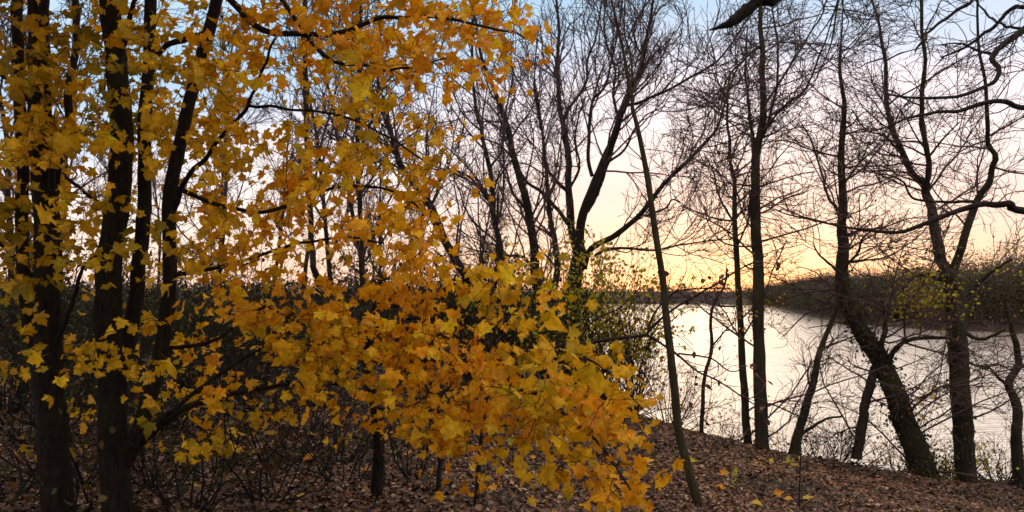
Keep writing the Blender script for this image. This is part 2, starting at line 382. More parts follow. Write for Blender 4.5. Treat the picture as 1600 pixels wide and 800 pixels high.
# ------------------------------------------------------------------ the bare trees in the middle
SPEC18 = [(3.2, 38, 2.5, .5, .20), (3.6, 40, 1.0, .5, .24), (4.4, 42, .55, .5, .28)]
o, b_, *_ = bare_tree('bare_tree', 'large bare tree with a thick trunk forking into many rising limbs beside the lake', 'tree', 17.5,
    [([(893, 560), (893, 490), (898, 440), (905, 400), (903, 375)], 28.8, 19.2, 0)],
    [([(904, 385), (912, 335), (935, 270), (960, 215), (975, 160), (990, 135), (1003, 100), (1010, 60), (1020, 10), (1030, -60)], 16, 3.2, -1.5),
     ([(916, 330), (928, 310), (940, 280), (955, 235), (963, 205)], 10.4, 7.2, .3),
     ([(903, 395), (892, 350), (888, 295), (886, 250), (880, 200), (873, 160), (872, 100), (872, 40), (868, -40)], 14.4, 3.2, 1.2),
     ([(880, 185), (900, 155), (917, 125), (918, 95), (932, 55), (940, 0)], 5.6, 2.4, 1),
     ([(925, 275), (919, 235), (922, 200), (925, 160), (945, 135), (955, 95), (970, 30), (975, -30)], 6.4, 2.4, 1.5),
     ([(912, 420), (925, 388), (965, 365), (1000, 335), (1025, 300), (1060, 265), (1095, 230), (1120, 200), (1130, 165), (1150, 110)], 11.2, 2.4, -2),
     ([(1008, 338), (1040, 325), (1050, 312), (1065, 318)], 4, 2, -.4),
     ([(930, 400), (955, 388), (1025, 390), (1080, 380), (1150, 372)], 5.6, 1.6, -1.5),
     ([(978, 165), (1005, 158), (1060, 133), (1120, 95), (1155, 50), (1180, 10)], 5.6, 2, -2),
     ([(888, 350), (872, 328), (845, 300), (820, 280), (803, 245), (788, 215), (776, 165)], 7.2, 2.4, 1),
     ([(887, 300), (862, 275), (852, 245), (845, 195), (835, 140), (840, 60)], 5.6, 2, -1),
     ([(888, 300), (903, 270), (905, 250), (898, 215), (905, 180), (915, 150)], 4.8, 2, .5),
     ([(945, 258), (975, 235), (990, 205), (1010, 180), (1040, 165)], 4.8, 1.6, -1),
     ([(968, 190), (958, 150), (960, 110), (945, 50), (948, -20)], 4.8, 2, 1),
     ([(990, 133), (985, 90), (975, 40), (978, -20)], 4, 1.6, 1)],
    .0048, SPEC18, mat=M_BARK, up=.10)
bare_tree('bare_tree', 'double-stemmed dark bare tree close left of the large forking tree', 'tree', 16.0,
    [([(862, 590), (850, 520), (838, 440), (834, 385), (825, 325), (805, 255), (790, 190), (772, 140), (752, 85), (740, 10)], 19.2, 3.2, 0),
     ([(848, 510), (868, 440), (870, 395), (861, 350), (855, 290), (852, 250), (845, 190), (835, 120)], 12.8, 2.4, 1)],
    [([(826, 330), (800, 300), (790, 265), (760, 235)], 5.6, 2, 1), ([(838, 420), (812, 400), (790, 400), (770, 380)], 6.4, 2.4, -1)],
    .0045, SPEC18, twig_on=[0, 1], up=.06)
bare_tree('bare_tree', 'slim bare tree rising to the left of the double-stemmed tree', 'tree', 15.0,
    [([(785, 600), (787, 500), (783, 400), (773, 350), (770, 300), (762, 250), (752, 205), (742, 160), (738, 90), (742, 0)], 12, 3.2, 0)],
    [([(762, 310), (735, 278), (715, 268), (698, 262)], 4.8, 1.6, 1), ([(765, 265), (785, 230), (790, 180), (800, 120), (798, 60)], 4, 1.6, .5),
     ([(752, 205), (725, 180), (710, 150), (695, 120)], 3.2, 1.6, -.5)],
    .0043, SPEC18, twig_on=[0], up=.05)
bare_tree('leaning_tree', 'dark tree leaning steeply left across the thicket behind the yellow leaves', 'tree', 13.5,
    [([(868, 610), (845, 570), (800, 525), (755, 472), (700, 385), (667, 312), (632, 268), (612, 215), (598, 150)], 20.8, 5.6, 1.5)],
    [([(690, 370), (672, 335), (685, 290), (690, 240)], 5.6, 2, .5), ([(640, 275), (610, 255), (585, 250)], 4.8, 1.6, .3)],
    .005, SPEC18, twig_on=[0])
bare_tree('bare_tree', 'straight thin dark trunk seen through the gap in the yellow maple leaves', 'tree', 11.5,
    [([(502, 600), (497, 455), (487, 395), (482, 280), (478, 150), (476, 0), (474, -80)], 10.4, 7.2, 0)],
    [([(484, 330), (520, 250), (545, 190), (550, 120)], 3.2, 1.6, 1)], .0045, [(1.4, 45, 1.1, .5, .2), (3, 42, .6, .5, .25), (3.5, 42, .3, .5, .3)], twig_on=[0])
bare_tree('bare_tree', 'bare tree with a pair of thin upright forks behind the upper maple leaves', 'tree', 13.0,
    [([(570, 620), (567, 480), (565, 395), (561, 300), (558, 225), (562, 110), (562, 0), (560, -60)], 9.6, 5.6, 0)],
    [([(560, 240), (580, 190), (590, 140), (600, 60)], 4.8, 2.4, 1), ([(566, 400), (545, 300), (527, 205), (512, 130), (500, 60)], 7.2, 3.2, 1)],
    .0048, SPEC18, twig_on=[0])

# ------------------------------------------------------------------ slender sapling in front
Ys = hit(1093, 790)
o, bs, *_ = bare_tree('sapling', 'slender olive-barked sapling curving up from the leaf-strewn bank in front of the lake', 'sapling', Ys,
    [([(1094, 800), (1078, 745), (1060, 660), (1048, 570), (1042, 480), (1030, 400), (1018, 320), (1007, 250), (995, 200), (988, 165), (984, 130), (968, 60), (955, 0)], 15, 3.5, .4)],
    [([(986, 150), (995, 120), (1003, 90)], 3, 1.5, .1)],
    .0018, [(1.2, 40, .55, .5, .18), (4, 40, .28, .5, .22)], mat=M_SAPL, twig_on=[0])

# ------------------------------------------------------------------ trees along the bank on the right
SPA = [(3.6, 60, 1.7, .5, .20), (5.6, 46, .8, .5, .26), (7.5, 45, .36, .5, .3)]
SPA2 = [(5.2, 62, 1.8, .5, .22), (6.2, 48, .75, .5, .28), (8.0, 45, .34, .5, .3)]
Y3 = hit(1188, 684)
t3, b3, _, _, g3 = bare_tree('bank_tree', 'straight bank tree with a forked top, the thicker of the close pair by the water', 'tree', Y3,
    [([(1190, 686), (1187, 600), (1185, 520), (1183, 400), (1181, 330), (1180, 270), (1184, 235), (1192, 180), (1193, 120), (1190, 60), (1186, 0), (1180, -60)], 21, 5, 0)],
    [([(1180, 265), (1175, 215), (1170, 165), (1165, 110), (1168, 40)], 7, 2.5, .6), ([(1183, 235), (1200, 190), (1213, 140), (1215, 80), (1205, 0)], 6, 2.5, -.6),
     ([(1190, 210), (1225, 165), (1262, 135), (1290, 60), (1312, -10)], 4, 2, -1.2), ([(1195, 165), (1230, 110), (1255, 70), (1280, 30), (1300, -20)], 4, 2, .8),
     ([(1190, 70), (1165, 90), (1135, 125), (1128, 160), (1105, 205)], 4, 1.8, -.8)],
    .0034, SPA, mat=M_BARK_RIGHT, twig_on=[0], flat=.25)
bare_tree('bank_tree', 'thinner straight trunk standing just left of the thick forked bank tree', 'tree', Y3+.4,
    [([(1168, 684), (1162, 600), (1157, 500), (1152, 400), (1147, 340), (1148, 290), (1140, 240), (1135, 180), (1140, 120)], 13, 2.5, 0)],
    [([(1149, 350), (1125, 310), (1115, 270), (1100, 240)], 4, 1.8, .5), ([(1150, 390), (1170, 340), (1172, 300)], 3.5, 1.6, -.5)],
    .0032, SPA2, mat=M_BARK_RIGHT, twig_on=[0], flat=.35)
bare_tree('stem_shrub', 'thin crooked stem rising from the water edge between sapling and paired trees', 'shrub', 12.6,
    [([(1096, 680), (1098, 620), (1102, 585), (1112, 545), (1110, 500), (1118, 470), (1132, 445), (1136, 420)], 7, 3, 0)],
    [([(1110, 545), (1130, 520), (1150, 500)], 3, 1.6, .2)], .0032, [(4, 50, .6, .5, .25), (5, 45, .3, .5, .3)], mat=M_BARK_RIGHT, twig_on=[0])
Y4 = hit(1438, 728)
t4, b4, tr4, lm4, g4 = bare_tree('ivy_tree', 'ivy-covered tree leaning left over the water with a thin upright top', 'tree', Y4,
    [([(1442, 732), (1418, 670), (1400, 620), (1375, 565), (1345, 515), (1325, 480), (1317, 430), (1318, 380), (1318, 330), (1316, 240), (1319, 170), (1312, 90), (1318, 0)], 38, 1.2, .5)],
    [([(1338, 718), (1347, 660), (1356, 610), (1370, 570)], 16, 13, .1), ([(1374, 562), (1378, 535), (1384, 510), (1380, 470)], 11, 5, -.3),
     ([(1385, 570), (1400, 545), (1425, 530), (1478, 528), (1500, 532)], 9, 4, -.5), ([(1318, 335), (1293, 305), (1282, 265), (1265, 215), (1250, 190)], 5, 2, .8),
     ([(1318, 432), (1296, 412), (1280, 398), (1270, 380)], 5, 2, .3), ([(1318, 420), (1340, 395), (1350, 370), (1380, 350)], 5, 2, -.5),
     ([(1318, 290), (1345, 250), (1360, 220)], 3.5, 1.6, .5)],
    .0032, SPA2, mat=M_BARK_RIGHT, twig_on=[0], flat=.35)
Yq = hit(1243, 688)
bare_tree('leaning_shrub', 'crooked forked small tree bending right between the straight pair and ivy tree', 'small tree', Yq,
    [([(1243, 692), (1255, 650), (1270, 600), (1278, 560), (1290, 525), (1306, 488), (1312, 460)], 15, 4, 0)],
    [([(1245, 682), (1268, 668), (1290, 655), (1318, 650)], 6, 3, -.2), ([(1282, 545), (1310, 535), (1335, 525)], 4, 2, .2), ([(1268, 612), (1262, 585), (1268, 560)], 4, 2, .1)],
    .0032, [(4, 50, .7, .5, .25), (5, 45, .35, .5, .3)], mat=M_BARK_RIGHT, twig_on=[0])
Y5 = hit(1508, 742)
t5, b5, tr5, lm5, g5 = bare_tree('bank_tree', 'thick-trunked bank tree that splits into three tall limbs, right of the ivy tree', 'tree', Y5,
    [([(1510, 746), (1503, 650), (1497, 560), (1493, 500), (1490, 450), (1478, 420)], 30, 26, 0)],
    [([(1482, 425), (1465, 395), (1459, 350), (1450, 310), (1443, 285), (1422, 268), (1403, 225), (1388, 175), (1382, 100), (1375, 50), (1362, 0)], 18, 3, .6),
     ([(1445, 290), (1451, 265), (1445, 215), (1440, 155), (1443, 90), (1438, 0), (1440, -50)], 10, 4, -.7),
     ([(1490, 430), (1500, 395), (1518, 335), (1543, 292), (1553, 255), (1546, 215), (1540, 160), (1530, 70), (1528, -20)], 14, 3, -1),
     ([(1500, 480), (1522, 450), (1550, 425), (1580, 405)], 9, 3, -.5), ([(1483, 440), (1440, 430), (1420, 440), (1405, 460)], 7, 3, .5),
     ([(1501, 515), (1528, 530), (1550, 525), (1570, 515)], 7, 3, -.6), ([(1503, 562), (1530, 572), (1560, 570), (1590, 585)], 5, 2, .5),
     ([(1450, 300), (1475, 265), (1500, 235), (1520, 200)], 4, 2, .8), ([(1448, 250), (1475, 215), (1500, 190)], 4, 1.8, -.6), ([(1408, 240), (1385, 215), (1350, 200), (1330, 170)], 4, 1.8, .5)],
    .0033, SPA, mat=M_BARK_RIGHT, twig_on=[0], flat=.3)
bare_tree('bank_tree', 'gnarled thin stem growing at the far right edge of the bank', 'tree', hit(1592, 755),
    [([(1594, 760), (1588, 690), (1590, 640), (1576, 600), (1592, 570), (1585, 530), (1578, 500), (1570, 470)], 17, 5, 0)],
    [([(1578, 605), (1560, 590), (1545, 575), (1520, 580)], 6, 2, -.3), ([(1592, 575), (1620, 560), (1650, 530)], 6, 3, .2)],
    .0035, [(4, 50, .7, .5, .25), (5, 45, .35, .5, .3)], mat=M_BARK_RIGHT, twig_on=[0])

# tree outside the right edge whose boughs reach into the picture
Yo = 7.5
ob = np.array([8.2, Yo+.3, float(ground(8.2, Yo+.3))-.1])
oo = empty('overhanging_tree', ob, 'dark bare boughs reaching in from the right edge across the sunset sky', 'tree')
tp = smooth(np.array([ob, ob+(-.15, 0, 1.5), ob+(-.1, .1, 3.2), ob+(.1, .1, 5.2), ob+(.2, 0, 7.5)]), 30)
T = Tubes().add(tp, np.linspace(.17, .08, 30), 10, .05); V, Fq = T.arrays(ob); link_mesh('trunk', V, Fq, M_BARK, oo)
boughs = [([(1960, 420), (1780, 360), (1600, 327), (1565, 321), (1520, 321), (1470, 341), (1400, 362), (1350, 355), (1265, 344), (1215, 330)], 15, 1.6, -.6),
          ([(1530, 320), (1515, 314), (1480, 316), (1430, 311), (1410, 284), (1385, 273), (1340, 268)], 6, 1.5, -.2),
          ([(1950, 260), (1780, 190), (1600, 167), (1550, 161), (1500, 170), (1440, 179), (1390, 193), (1310, 208)], 12, 1.6, -.7),
          ([(1950, 120), (1760, 10), (1640, 25), (1600, 45), (1575, 62), (1556, 82), (1557, 115), (1530, 137), (1450, 155), (1390, 148)], 16, 3, -.9),
          ([(1950, 60), (1720, -60), (1620, 5), (1580, 15), (1550, 45), (1508, 74), (1470, 90)], 10, 3, .4),
          ([(1940, 10), (1700, -80), (1560, -40), (1520, 0), (1480, 26), (1450, 55), (1430, 80)], 9, 3, -.3),
          ([(1558, 85), (1530, 80), (1500, 68), (1470, 70)], 5, 2, .3), ([(1600, 45), (1570, 40), (1540, 20), (1510, -20)], 5, 2, .3)]
ls = []
for pts, w0, w1, dy in boughs:
    P, Rr = trace(pts, w0, w1, Yo+.3, dy, 18)
    if pts[0][0] > 1900:
        k = np.argmin(np.abs(tp[:, 2]-P[0, 2]+.4)); P[0] = tp[k]
    ls.append((P, Rr)); T = Tubes().add(smooth(P, 48), np.interp(np.linspace(0, 1, 48), np.linspace(0, 1, 18), Rr), 7, .06)
    V, Fq = T.arrays(ob); link_mesh('bough', V, Fq, M_BARK, oo)
T = Tubes(); crown_tubes(T, ls, .0026, [(2.4, 50, .7, .5, .25), (4, 45, .4, .5, .3), (4, 45, .2, .5, .3)]); V, Fq = T.arrays(ob); link_mesh('crown', V, Fq, M_TWIG, oo)
# tree whose hanging bough tips come down at the top edge
hb = np.array([-1.0+2.6, -2.2, float(ground(1.6, -2.2))-.1])
ho = empty('overhead_tree', hb, 'dark bough tip and hanging twigs dropping into the top edge above the lake', 'tree')
tp = smooth(np.array([hb, hb+(.1, .1, 2), hb+(.2, .5, 4), hb+(.5, 1.6, 5.6), hb+(.7, 4.2, 6.5)]), 30)
T = Tubes().add(tp, np.linspace(.2, .06, 30), 10, .05); V, Fq = T.arrays(hb); link_mesh('trunk', V, Fq, M_BARK, ho)
e = tp[-1]
def bough(ptsw, r, sides=8, rough=.1):
    P = smooth(np.array(ptsw), 30); rr = np.interp(np.linspace(0, 1, 30), np.linspace(0, 1, len(r)), r)
    T = Tubes().add(P, rr, sides, rough); V, Fq = T.arrays(hb); link_mesh('bough', V, Fq, M_BARK, ho); return P, rr
Yh = 3.4
q = [e, at(1400, -500, 3.0), at(1230, -40, Yh), at(1187, -2, Yh), at(1165, 18, Yh), at(1142, 35, Yh), at(1122, 43, Yh), at(1104, 48, Yh)]
bough(q, [.05, .035, .028, .026, .030, .022, .010, .001], 8, .14)
hl = [bough([e, at(1300, -400, 3.2), at(1320, -60, 4.4), at(1308, 10, 4.4), at(1298, 70, 4.4), at(1283, 105, 4.4), at(1265, 140, 4.4), at(1225, 165, 4.4)], [.04, .02, .008, .006, .005, .004, .003, .0015], 5, .03),
      bough([e, at(1300, -400, 3.2), at(1312, -40, 4.5), at(1306, 12, 4.5), at(1280, 55, 4.5), at(1250, 90, 4.5), at(1215, 130, 4.5)], [.04, .02, .007, .005, .004, .003, .0015], 5, .03),
      bough([e, at(1330, -400, 3.2), at(1316, -30, 4.5), at(1318, 15, 4.5), at(1326, 35, 4.5), at(1315, 60, 4.5)], [.04, .02, .006, .004, .003, .0015], 5, .03)]
T = Tubes()
hs = [(P[18:], r_[18:]) for P, r_ in hl]
crown_tubes(T, hs, .0018, [(3, 35, .4, .5, .2), (4, 40, .2, .5, .25)], up=-.05); V, Fq = T.arrays(hb); link_mesh('crown', V, Fq, M_TWIG, ho)

# ------------------------------------------------------------------ the yellow maples
PAL = {'o': [(0.88, 0.4, .010), (0.792, 0.331, .010), (0.9, 0.48, .014), (0.66, 0.297, .008), (0.9, 0.434, .012), (0.792, 0.292, .008)],
       'y': [(0.77, 0.423, .012), (0.682, 0.377, .010), (0.9, 0.514, .018), (0.528, 0.331, .010), (0.858, 0.4, .010)],
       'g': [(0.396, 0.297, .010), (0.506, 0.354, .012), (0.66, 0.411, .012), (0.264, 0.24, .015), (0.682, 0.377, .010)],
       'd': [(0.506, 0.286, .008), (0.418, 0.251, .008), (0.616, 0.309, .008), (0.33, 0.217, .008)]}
DEN = ["521542487787889600000","873665577679867750000","675378863676645300000","676779963456231000000","565248953446544000000",
       "732345666676675000000","743334568647851000000","854433677547751100000","642243357215587831000","542231577668864542000",
       "123653467999984100000","452444667898995060200","121232662468989699633","110113230325478658642","110000001114265214752","000000000010001001572"]
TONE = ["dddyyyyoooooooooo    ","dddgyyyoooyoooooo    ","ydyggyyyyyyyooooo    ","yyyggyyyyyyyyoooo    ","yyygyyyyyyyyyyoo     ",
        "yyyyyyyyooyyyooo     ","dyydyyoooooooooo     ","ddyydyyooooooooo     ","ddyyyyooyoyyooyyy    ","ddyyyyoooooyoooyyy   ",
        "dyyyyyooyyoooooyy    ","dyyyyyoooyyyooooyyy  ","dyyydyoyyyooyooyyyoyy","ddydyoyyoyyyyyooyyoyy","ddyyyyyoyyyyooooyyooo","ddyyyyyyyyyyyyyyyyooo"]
def maple(label, Y, trunk_specs, limb_specs, cells, depth_fn, mat=M_BARK_MAPLE, canopy=None, gap=-.85, leaf=.054, k_leaf=1.9):
    tr = []
    for pts, w0, w1, dy in trunk_specs:
        P, Rr = trace(pts, w0, w1, Y, dy, 20, wob=.003); tr.append((P, Rr))
    tr[0] = root_to_ground(*tr[0], flare=1.3); base = tr[0][0][0].copy()
    o = empty('maple_tree', base, label, 'tree')
    for P, Rr in tr:
        T = Tubes().add(smooth(P, 70), np.interp(np.linspace(0, 1, 70), np.linspace(0, 1, len(Rr)), Rr), 14, .035); V, Fq = T.arrays(base); link_mesh('trunk', V, Fq, mat, o)
    lm = []
    for pts, w0, w1, y0, y1 in limb_specs:
        P, Rr = trace(pts, w0, w1, y0, y1-y0, 18); lm.append((P, Rr))
        T = Tubes().add(smooth(P, 40), np.interp(np.linspace(0, 1, 40), np.linspace(0, 1, 18), Rr), 7, .05); V, Fq = T.arrays(base); link_mesh('branch', V, Fq, mat, o)
    skel = np.vstack([smooth(P, 40) for P, _ in tr+lm]); skr = np.concatenate([np.interp(np.linspace(0, 1, 40), np.linspace(0, 1, len(r_)), r_) for _, r_ in tr+lm])
    # leaf sprays
    cl = []; tn = []; dn = []
    for r_, c_ in cells:
        d = int(DEN[r_][c_]); 
        if d == 0: continue
        kk = k_leaf*9*(d/9)**1.7/4.2
        for _ in range(int(kk)+(rng.random() < kk % 1)):
            x = c_*50+rng.uniform(-6, 56); y = r_*50+rng.uniform(-6, 56)
            # sprays lie in loose layers that slope down to the right, with gaps between them
            g_ = math.sin((y-.35*x)*.115+1.3*math.sin(x*.021+y*.008))+.7*math.sin(x*.063+y*.022+2*math.sin(y*.017))
            if g_ < gap+rng.normal(0, .25): continue
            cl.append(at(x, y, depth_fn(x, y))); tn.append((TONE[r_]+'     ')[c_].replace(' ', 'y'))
    cl = np.array(cl); K = len(cl)
    # twigs out to every spray from the nearest wood
    tw = []
    nodes = skel.copy()
    order = np.argsort(np.min(np.linalg.norm(cl[:, None]-skel[None, ::4], axis=2), axis=1))
    for i in order:
        d = np.linalg.norm(nodes-cl[i], axis=1); j = np.argmin(d+.15*(nodes[:, 2] > cl[i, 2]+.3)); a = nodes[j]
        L = max(d[j], .05); mid = (a+cl[i])/2+rng.standard_normal(3)*L*.10+np.array([0, 0, L*.10])
        Pn = smooth(np.array([a, mid, cl[i]]), 7); tw.append(Pn); nodes = np.vstack([nodes, Pn[2:]])
    tw = np.array(tw); Lt = np.linalg.norm(tw[:, -1]-tw[:, 0], axis=1)
    T = Tubes().add(tw, (np.clip(Lt*.006, .0018, .006)[:, None]*np.linspace(1.25, .6, 7)[None]), 4)
    ends = (tw, np.full(tw.shape[:2], .002)); sub = sprout(ends, rng.integers(1, 4, K), 45, 1, 5, .2, .0, .7, .3, .0014, seedL=.22); T.add(sub[0], sub[1], 3)
    V, Fq = T.arrays(base); link_mesh('crown', V, Fq, mat, o)
    # leaves sit round the twig ends in overlapping sprays
    n_per = rng.integers(3, 10, K); idx = np.repeat(np.arange(K), n_per); M = len(idx)
    spray = unit(rng.standard_normal((K, 3))*np.array([1, .5, .45])+np.array([.25, 0, -.15]))
    u = rng.uniform(-.5, 1, M)
    pos = cl[idx]+spray[idx]*(u*.14)[:, None]+rng.standard_normal((M, 3))*np.array([.05, .05, .028])
    nbase = rng.standard_normal((K, 3))*.55+np.array([0, -.75, .45])
    nr = nbase[idx]+rng.standard_normal((M, 3))*.45
    tip = spray[idx]*.5+rng.standard_normal((M, 3))*.55+np.array([0, -.1, -.55])
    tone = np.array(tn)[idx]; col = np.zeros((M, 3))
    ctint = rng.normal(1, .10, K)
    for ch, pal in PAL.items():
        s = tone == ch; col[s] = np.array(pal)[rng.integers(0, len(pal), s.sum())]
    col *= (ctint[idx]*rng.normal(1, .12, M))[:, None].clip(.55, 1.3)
    sz = leaf*rng.uniform(.5, 1.15, M)*np.where(rng.random(M) < .18, 1.5, 1)
    V, Fc, cc = maple_leaves(pos, sz, tip, nr, col)
    link_mesh('foliage', V-base, Fc, M_LEAF, o, col=cc)
    if canopy:  # unseen upper crown, added and thickened to shade the ground at left
        n_, x0, x1, y0, y1, z0, z1 = canopy
        cc_ = np.stack([rng.uniform(x0, x1, n_), rng.uniform(y0, y1, n_), rng.uniform(z0, z1, n_)], -1)
        zmax = CAMZ+cc_[:, 1]*.46; cc_ = cc_[(cc_[:, 2] > zmax+.25)]; kk_ = len(cc_)
        top = tr[-1][0][-1]; tw = []
        mids = top+(cc_-top)*.5+rng.standard_normal((kk_, 3))*.3+np.array([0, 0, .3])
        for q in range(0, kk_, 3): tw.append(smooth(np.array([top, mids[q], cc_[q]]), 7))
        T = Tubes().add(np.array(tw), np.full((len(tw), 7), .012)*np.linspace(1.4, .3, 7), 4); V, Fq = T.arrays(base); link_mesh('upper_crown', V, Fq, mat, o)
        ii = np.repeat(np.arange(kk_), 22); M = len(ii); pos = cc_[ii]+rng.standard_normal((M, 3))*.22
        keep = pos[:, 2] > CAMZ+pos[:, 1]*.44+.1; pos = pos[keep]; M = len(pos)
        col = np.array(PAL['y']+PAL['o'])[rng.integers(0, 11, M)]
        V, Fc, cc = small_leaves(pos, rng.uniform(.08, .15, M), rng.standard_normal((M, 3)), rng.standard_normal((M, 3))*.6+np.array([0, 0, 1]), col)
        link_mesh('upper_foliage', V-base, Fc, M_LEAF, o, col=cc)
    return o
DEN[0] = '654654487787889600000'; DEN[1] = '984775577679867750000'; DEN[2] = '786685863676645300000'; DEN[3] = '787777963456231000000'
DEN[4] = '786548953446544000000'; DEN[5] = '874545666676675000000'; DEN[6] = '865544568647851000000'; DEN[7] = '875445677551751100000'; DEN[8] = '754355357215587831000'
DEN[11] = '452444543799899567630'; DEN[12] = '121232641438898799851'; DEN[13] = '110141520413267448751'; DEN[14] = '110010000000026113751'; DEN[15] = '000000000000000001371'
cells = [(r_, c_) for r_ in range(16) for c_ in range(21)]
cA = [(r_, c_) for r_, c_ in cells if c_ < 3]
cC = [(r_, c_) for r_, c_ in cells if (r_ >= 8 and c_ >= 8) or (r_ >= 10 and c_ >= 7)]
cB = [q for q in cells if q not in cA and q not in cC]
maple('maple with thick dark trunks at the left edge under olive-yellow leaves', 4.1,
    [([(92, 800), (84, 700), (78, 600), (75, 500), (76, 400), (70, 300), (64, 200), (62, 100), (60, 0), (58, -90)], 46, 27, .1),
     ([(70, 640), (48, 520), (36, 400), (34, 250), (30, 120), (26, 0), (24, -90)], 20, 15, .5)],
    [([(80, 330), (98, 230), (112, 130), (120, 60), (118, -10)], 14, 10, 4.2, 4.8), ([(82, 260), (120, 290), (165, 325)], 7, 4, 4.6, 4.3),
     ([(70, 470), (40, 420), (0, 380), (-40, 350)], 9, 5, 4.15, 3.9), ([(78, 560), (110, 480), (130, 420), (150, 400)], 8, 4, 4.1, 3.9), ([(62, 180), (20, 130), (-30, 100)], 9, 5, 4.2, 4.0)],
    cA, lambda x, y: rng.uniform(3.3, 5.6), k_leaf=6.6, canopy=(480, -9, -2.5, -3, 9, 3.2, 7))
maple('multi-stemmed maple with three dark stems and golden leaves, second trunk from the left', 4.1,
    [([(183, 800), (178, 700), (174, 600), (170, 480), (172, 400), (188, 280), (190, 190), (180, 90), (172, 0), (168, -90)], 44, 27, .1),
     ([(178, 640), (196, 560), (212, 460), (222, 380), (226, 300), (226, 200), (232, 90), (236, 0), (240, -90)], 24, 17, .6),
     ([(184, 735), (205, 695), (228, 640), (250, 560), (264, 460), (266, 380), (266, 300), (282, 220), (305, 130), (326, 50), (340, -10), (350, -90)], 24, 17, .3)],
    [([(270, 330), (290, 282), (325, 240), (352, 205), (388, 165), (410, 110), (430, 60)], 9, 4, 4.25, 4.0), ([(325, 52), (290, 62), (258, 72), (240, 95)], 11, 8, 4.4, 4.7),
     ([(186, 745), (215, 700), (260, 655), (320, 625), (380, 612), (440, 602), (500, 588)], 15, 5, 4.1, 4.3), ([(190, 735), (225, 680), (270, 640), (320, 600), (380, 560), (420, 540)], 10, 4, 4.15, 3.9),
     ([(182, 110), (195, 60), (210, 0), (225, -50)], 9, 6, 4.2, 4.0), ([(340, -20), (400, 40), (455, 52), (520, 52), (585, 32), (640, 28), (700, 30), (780, 45), (820, 60)], 11, 3, 4.4, 3.5),
     ([(270, 290), (340, 320), (420, 330), (500, 300), (560, 290), (620, 300), (660, 330)], 8, 3, 4.3, 3.9), ([(388, 165), (450, 170), (530, 180), (600, 210), (660, 250)], 5, 3, 4.1, 3.8),
     ([(265, 430), (330, 420), (400, 400), (470, 380), (540, 370), (600, 380)], 7, 3, 4.2, 4.4), ([(255, 545), (300, 540), (340, 530), (380, 500), (430, 470)], 7, 4, 4.2, 4.5), ([(340, -30), (420, -20), (500, 80), (560, 100), (620, 110), (700, 90)], 9, 3, 4.4, 3.7)],
    cB, lambda x, y: rng.uniform(3.3, 6.2), k_leaf=6.4, canopy=(420, -4.5, .2, -2, 9, 3.2, 7))
maple('young maple with a low spreading spray of bright orange-gold leaves in the foreground', hit(590, 778),
    [([(588, 782), (592, 700), (585, 630), (575, 560), (585, 490), (600, 430)], 20, 10, -.1)],
    [([(580, 560), (640, 570), (700, 560), (760, 590), (840, 620), (900, 660), (950, 710), (985, 765)], 11, 3, 4.9, 2.9), ([(590, 480), (650, 470), (700, 450), (750, 430), (790, 440)], 7, 3, 4.9, 3.8),
     ([(588, 640), (660, 640), (720, 650), (750, 690)], 8, 3, 4.8, 3.6), ([(577, 560), (520, 530), (460, 500), (420, 480)], 8, 3, 4.9, 4.0), ([(700, 560), (780, 570), (850, 570), (900, 560), (950, 580), (1005, 640)], 6, 2, 4.2, 3.1),
     ([(582, 590), (520, 600), (480, 610), (440, 590)], 7, 3, 4.9, 4.1), ([(585, 520), (630, 500), (680, 500), (720, 530)], 7, 3, 4.9, 3.7)],
    cC, lambda x, y: float(np.interp(x, [350, 600, 1000], [4.3, 3.9, 3.1]))+rng.uniform(-.45, .55), k_leaf=8.5, leaf=.052, gap=-.05)

# ------------------------------------------------------------------ foliage on bank trees: ivy, autumn leaves
def scatter_px(spots):
    out = []
    for x, y, rx, ry, Y, n_, dz in spots:
        a = rng.standard_normal((n_, 2))*.5
        out.append(at(x+a[:, 0]*rx, y+a[:, 1]*ry, Y+rng.standard_normal(n_)*dz))
    return np.vstack(out)
IVY = [(.05, .055, .014), (.07, .06, .018), (.04, .045, .012), (.12, .085, .02)]
YG = [(.42, .36, .03), (.52, .38, .025), (.30, .28, .03), (.60, .36, .02)]
OR = [(.62, .30, .02), (.70, .36, .03), (.45, .22, .02), (.50, .34, .03)]
BR = [(.10, .045, .02), (.14, .06, .025), (.08, .035, .018)]
P4 = smooth(tr4[0][0], 200); r4 = np.interp(np.linspace(0, 1, 200), np.linspace(0, 1, len(tr4[0][1])), tr4[0][1])
k = rng.integers(5, 120, 2600); d = unit(rng.standard_normal((2600, 3)))
put_leaves(t4, b4, P4[k]+d*(r4[k]*rng.uniform(.9, 1.9, 2600))[:, None], .05, IVY, 'ivy')
put_leaves(t4, b4, np.vstack([on_twigs(g4, *a) for a in [(1425, 640, 50, 60, 90), (1320, 280, 60, 80, 40)]]), .05, OR+BR, 'foliage')
P5 = smooth(tr5[0][0], 100)
k = rng.integers(0, 60, 500); d = unit(rng.standard_normal((500, 3)))
put_leaves(t5, b5, P5[k]+d*rng.uniform(.14, .24, (500, 1)), .05, IVY, 'ivy')
MU = [(.36, .30, .02), (.46, .34, .02), (.24, .22, .02), (.50, .32, .02)]
put_leaves(t5, b5, np.vstack([on_twigs(g5, *a) for a in [(1440, 430, 48, 42, 560), (1420, 475, 60, 24, 260), (1490, 600, 45, 45, 110), (1470, 520, 60, 50, 60), (1555, 430, 90, 60, 120)]]), .055, MU)
put_leaves(t3, b3, np.vstack([on_twigs(g3, *a) for a in [(1185, 560, 60, 120, 160), (1215, 440, 60, 70, 150), (1185, 230, 60, 60, 60)]]), .045, OR+MU+BR)

